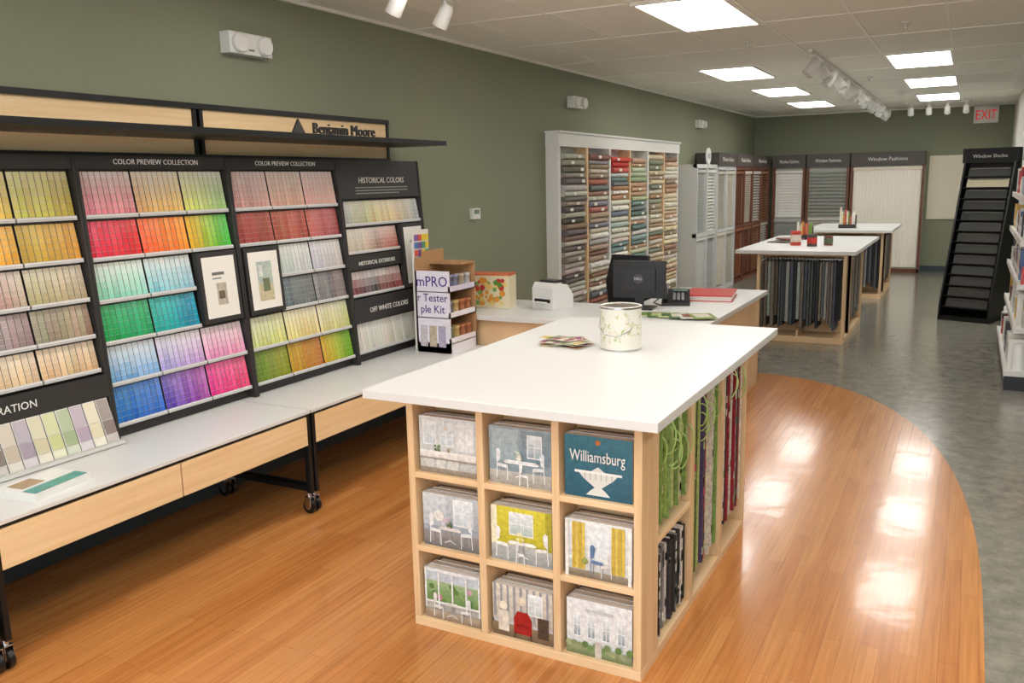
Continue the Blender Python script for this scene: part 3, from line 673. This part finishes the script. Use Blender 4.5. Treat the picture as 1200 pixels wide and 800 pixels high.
# ---------------------------------------------------------------- blind / shutter display units
def slats(b,M,w,z0,z1,col,pitch=.03,tilt=.5):
    b.M=M;z=z0
    while z<z1:
        a=pitch*.5;dy=math.cos(tilt)*a;dz=math.sin(tilt)*a
        b.mesh([(0,z-dz,.02+dy),(w,z-dz,.02+dy),(w,z+dz,.02-dy),(0,z+dz,.02-dy),(0,z-dz+.003,.021+dy),(w,z-dz+.003,.021+dy),(w,z+dz+.003,.021-dy),(0,z+dz+.003,.021-dy)],[(0,1,2,3),(7,6,5,4),(0,4,5,1),(2,6,7,3),(0,3,7,4),(1,5,6,2)],'v_gloss',jit(col,5));z+=pitch
    b.box(-.005,w+.005,z1-.01,z1+.03,0,.05,'v_gloss',col);b.tube([(w*.12,z0,.035),(w*.12,z1,.035)],.0015,'v_gloss',(230,230,225),4);b.tube([(w*.88,z0,.035),(w*.88,z1,.035)],.0015,'v_gloss',(230,230,225),4)
    b.M=Matrix.Identity(4)
def unit_left(name,y0,y1,frame,cols_,xfront=-3.2,head=True,zt=1.80,n=2):
    b=MB(name)
    b.box(XL+.02,xfront-.06,y0,y1,0,zt,'v_matte',(206,206,200) if frame!='brownwood' else (90,60,46))
    w=(y1-y0)/n
    for k in range(n+1):
        y=y0+w*k;b.box(xfront-.06,xfront,max(y0,y-.025),min(y1,y+.025),0,zt,frame)
    for z in (0,.86,zt-.05): b.box(xfront-.06,xfront-.005,y0,y1,z,z+.05,frame)
    for k in range(n):
        for (za,zb) in ((.1,.82),(.93,zt-.1)):
            slats(b,MX((xfront-.055,y0+w*k+.035,0)),w-.07,za,zb,cols_[(k+(za>.5))%len(cols_)],random.choice([.025,.045]),.6)
    if head:
        b.box(XL+.02,xfront+.01,y0,y1,zt,zt+.19,'v_matte',(78,70,66));b.text('Window Fashions',.09,MX((xfront+.012,(y0+y1)/2,zt+.07)),'v_matte',(225,222,215),maxw=(y1-y0)*.7)
    b.done()
unit_left('window_blind_display',11.25,12.25,'rackgrey',[(215,216,212),(186,188,184),(230,228,222)],xfront=-3.2,head=False,zt=1.82)
b=MB('round_display_sign');b.lathe((-3.3,12.1,1.94),[(.11,0),(.11,.02)],'v_gloss',(238,238,236),28,'x');b.text('HD',.1,MX((-3.278,12.1,1.905)),'v_gloss',(90,90,90));b.box(-3.32,-3.27,12.06,12.14,1.8205,1.835,'v_gloss',(200,200,200));b.done()
unit_left('window_blind_display',12.3,13.35,'rackgrey',[(228,220,204),(205,200,186)])
unit_left('window_shutter_display',13.38,14.5,'brownwood',[(150,90,60),(130,78,52),(215,205,188)])
unit_left('window_shutter_display',14.53,15.8,'brownwood',[(160,108,76),(220,216,206)])
def unit_back(name,x0,x1,frame,kind):
    b=MB(name);yf=15.85;zt=1.78
    b.box(x0,x1,yf+.06,YB-.02,0,zt,'v_matte',(215,212,202))
    for x in (x0,x1-.04): b.box(x,x+.04,yf,yf+.06,0,zt,frame)
    b.box(x0,x1,yf,yf+.06,0,.06,frame)
    b.box(x0,x1,yf-.02,YB-.02,zt,zt+.22,'v_matte',(86,80,76))
    b.text('Window Fashions',.085,MY(((x0+x1)/2,yf-.022,zt+.08)),'v_matte',(238,236,230),maxw=(x1-x0)*.6)
    w=x1-x0-.1
    if kind==0:
        slats(b,MY((x0+.05,yf+.05,0)),w,.95,1.70,(242,240,234),.05,1.2);slats(b,MY((x0+.05,yf+.05,0)),w,.55,.85,(180,184,182),.03,.6);slats(b,MY((x0+.05,yf+.05,0)),w,.1,.45,(230,228,220),.05,1.2)
    elif kind==1:
        slats(b,MY((x0+.05,yf+.05,0)),w,.98,1.70,(160,164,156),.06,.7);slats(b,MY((x0+.05,yf+.05,0)),w,.55,.88,(205,203,194),.05,.6);slats(b,MY((x0+.05,yf+.05,0)),w,.1,.45,(150,150,142),.05,.6)
    else:
        n=60;pts=[];
        for k in range(n+1):
            xx=x0+.05+w*k/n;pts.append((xx,yf+.03+.005*math.sin(k*1.9)))
        b.mesh([(x,y,.09) for x,y in pts]+[(x,y,1.72) for x,y in pts],[(k,k+1,n+2+k,n+1+k) for k in range(n)],'v_matte',(246,240,226),True)
        b.box(x0+.04,x1-.04,yf+.01,yf+.055,1.70,1.76,'v_gloss',(225,215,195))
    b.done()
unit_back('window_shade_display',-3.15,-2.60,'brownwood',0);unit_back('window_shade_display',-2.58,-1.88,'brownwood',1);unit_back('window_shade_display',-1.86,-.72,'brownwood',2)

# ---------------------------------------------------------------- wall things
b=MB('electrical_panel_cover');b.box(-.67,-.15,YB-.03,YB-.001,.88,1.92,'cream');b.box(-.645,-.175,YB-.036,YB-.03,.905,1.895,'cream');b.cyl((-.2,YB-.05,1.4),.012,.015,'chrome',axis='y');b.done(bevel=.003)
b=MB('exit_sign');b.box(-.07,.28,YB-.07,YB-.001,2.41,2.67,'white_paint');b.text('EXIT',.21,MY((.105,YB-.072,2.465)),'exit_red',W8,maxw=.29);b.box(-.05,-.03,YB-.0715,YB-.07,2.43,2.65,'v_gloss',(200,200,200));b.done()
def emerg(y):
    b=MB('emergency_light');x=XL+.001
    b.box(x,x+.07,y-.155,y+.155,2.34,2.45,'white_paint')
    for s_ in (-1,1):
        b.lathe((x+.07,y+s_*.09,2.395),[(.05,0),(.052,.02),(.044,.03),(.04,.026)],'white_paint',W8,24,'x');b.lathe((x+.09,y+s_*.09,2.395),[(.038,0),(.03,.004)],'v_gloss',(190,190,188),24,'x')
    b.box(x+.07,x+.074,y-.02,y+.02,2.36,2.37,'v_gloss',(120,120,120));b.done(bevel=.008)
for y in (3.62,8.05,12.45): emerg(y)
b=MB('thermostat');b.box(XL+.001,XL+.03,5.98,6.1,1.355,1.44,'white_paint');b.box(XL+.03,XL+.032,6.0,6.08,1.395,1.43,'v_gloss',(120,135,120));b.done(bevel=.004)
def head(b,x,y,z,dx,dy,k=1.0):
    b.cyl((x,y,z-.05),.012,.05,'white_paint',seg=10);b.box(x-.02,x+.02,y-.05,y+.05,z-.005,z+.015,'white_paint')
    dvec=Vector((dx,dy,-.8)).normalized();q=Vector((0,0,1)).rotation_difference(dvec).to_matrix().to_4x4()
    old=b.M;b.M=Matrix.Translation((x,y,z-.07))@q@Matrix.Scale(k,4)
    b.lathe((0,0,-.05),[(.025,0),(.04,.03),(.045,.13),(.04,.135),(.038,.1)],'white_paint',W8,16);b.M=old
b=MB('track_light_rail')
b.box(-1.32,-1.285,7.95,15.6,HC-.03,HC-.001,'white_paint')
for i in range(15): head(b,-1.3,8.15+.52*i,HC-.045,.5 if i%2 else -.5,-.3,1.2)
b.done()
b=MB('track_light_rail');b.box(-1.0,-.1,14.75,14.785,HC-.03,HC-.001,'white_paint')
for i in range(4): head(b,-.92+.25*i,14.77,HC-.045,0,.6)
b.done()
b=MB('track_light_rail');b.box(-2.72,-2.69,2.6,4.5,HC-.03,HC-.001,'white_paint')
for y in (3.0,3.9,4.35): head(b,-2.7,y,HC-.045,-.5,0)
b.done()

# ---------------------------------------------------------------- right side racks
b=MB('sample_board_rack');b.M=Matrix.Translation((.11,11.05,0))@Matrix.Rotation(-.35,4,'Z')
for x in (-.27,.25):
    b.mesh([(x,-.36,0),(x+.02,-.36,0),(x+.02,.28,0),(x,.28,0),(x,.10,1.75),(x+.02,.10,1.75),(x+.02,.28,1.9),(x,.28,1.9),(x,-.34,.2),(x+.02,-.34,.2)],
           [(3,2,1,0),(0,1,9,8),(8,9,5,4),(4,5,6,7),(2,3,7,6),(0,8,4,7,3),(1,2,6,5,9)],'black_metal')
b.box(-.25,.25,.22,.26,0,1.88,'black_board');b.box(-.27,.27,-.36,.28,0,.05,'black_metal')
for i in range(13):
    z=.14+.12*i;yy=-.32+.42*(i/13)
    b.box(-.25,.25,yy,yy+.2,z,z+.012,'black_metal')
    o_=b.M.copy();b.M=b.M@Matrix.Translation((0,yy+.03,z+.012))@Matrix.Rotation(-.35,4,'X')
    b.box(-.22,.22,0,.012,0,.10,'v_matte',jit((58,56,52),10) if i<9 else (200,190,160) if i==11 else (50,50,48))
    b.box(-.20,.20,-.002,0,.083,.095,'v_matte',(110,108,100))
    b.M=o_
b.box(-.29,.29,.1,.2,1.74,1.9,'black_metal');b.text('Window Shades',.055,MY((0,.098,1.795)),'v_matte',(190,190,185));b.done()
b=MB('gondola_shelving')
gx0,gx1,gy0,gy1=.30,1.1,7.38,9.6
b.box(gx0,gx1,gy0,gy1,0,.12,'black_metal')
b.box(gx0+.38,gx0+.42,gy0,gy1,.12,1.8,'rackgrey')
for y in (gy0,gy0+1.1,gy1-.03): b.box(gx0+.36,gx0+.44,y,y+.03,0,1.82,'black_metal')
for z in (.12,.45,.78,1.1,1.42):
    o=.0 if z<.2 else .04
    b.box(gx0+o,gx1-o,gy0,gy1,z,z+.025,'white_paint');b.box(gx0+o-.006,gx0+o,gy0,gy1,z-.015,z+.03,'v_gloss',(225,220,215));b.box(gx0+o,gx1-o,gy0-.004,gy0,z-.01,z+.028,'v_gloss',(215,215,215))
    y=gy0+.03
    while y<gy1-.12:
        c_=random.choice([(190,50,46),(235,235,232),(60,96,150),(220,180,80),(190,190,188),(226,224,218),(60,60,64)]);h=random.uniform(.12,.24);ww=random.uniform(.07,.13)
        if random.random()<.5: b.lathe((gx0+o+.09,y+ww/2,z+.025),[(ww*.45,0),(ww*.45,h*.9),(ww*.3,h)],'v_gloss',c_,14)
        else: b.box(gx0+o+.02,gx0+o+.2,y,y+ww*.9,z+.025,z+.025+h,'v_gloss',c_);b.box(gx0+o+.0195,gx0+o+.02,y+.01,y+ww*.9-.01,z+.06,z+.1,'v_gloss',(240,240,235))
        y+=ww
b.box(gx0+.1,gx1-.1,gy0,gy1,1.74,1.82,'black_metal')
b.done()

# ---------------------------------------------------------------- world / camera
w_=bpy.data.worlds.new('world');scene.world=w_;w_.use_nodes=True
bg=w_.node_tree.nodes['Background'];bg.inputs[0].default_value=(.85,.93,1,1);bg.inputs[1].default_value=4.5
f,yaw,pitch,roll,h=1007.157,-0.49,-0.183,-0.0222,1.639
cyw,syw=math.cos(yaw),math.sin(yaw);cp,sp=math.cos(pitch),math.sin(pitch)
fw=Vector((syw*cp,cyw*cp,sp));rt=Vector((cyw,-syw,0));up=rt.cross(fw)
c,s=math.cos(roll),math.sin(roll);r2=rt*c+up*s;u2=-rt*s+up*c
cam=bpy.data.cameras.new('camera');cam.sensor_width=36;cam.lens=f*36/1200;cam.clip_start=.05
co=bpy.data.objects.new('camera',cam);scene.collection.objects.link(co)
co.matrix_world=Matrix(((r2.x,u2.x,-fw.x,0),(r2.y,u2.y,-fw.y,0),(r2.z,u2.z,-fw.z,h),(0,0,0,1)))
scene.camera=co
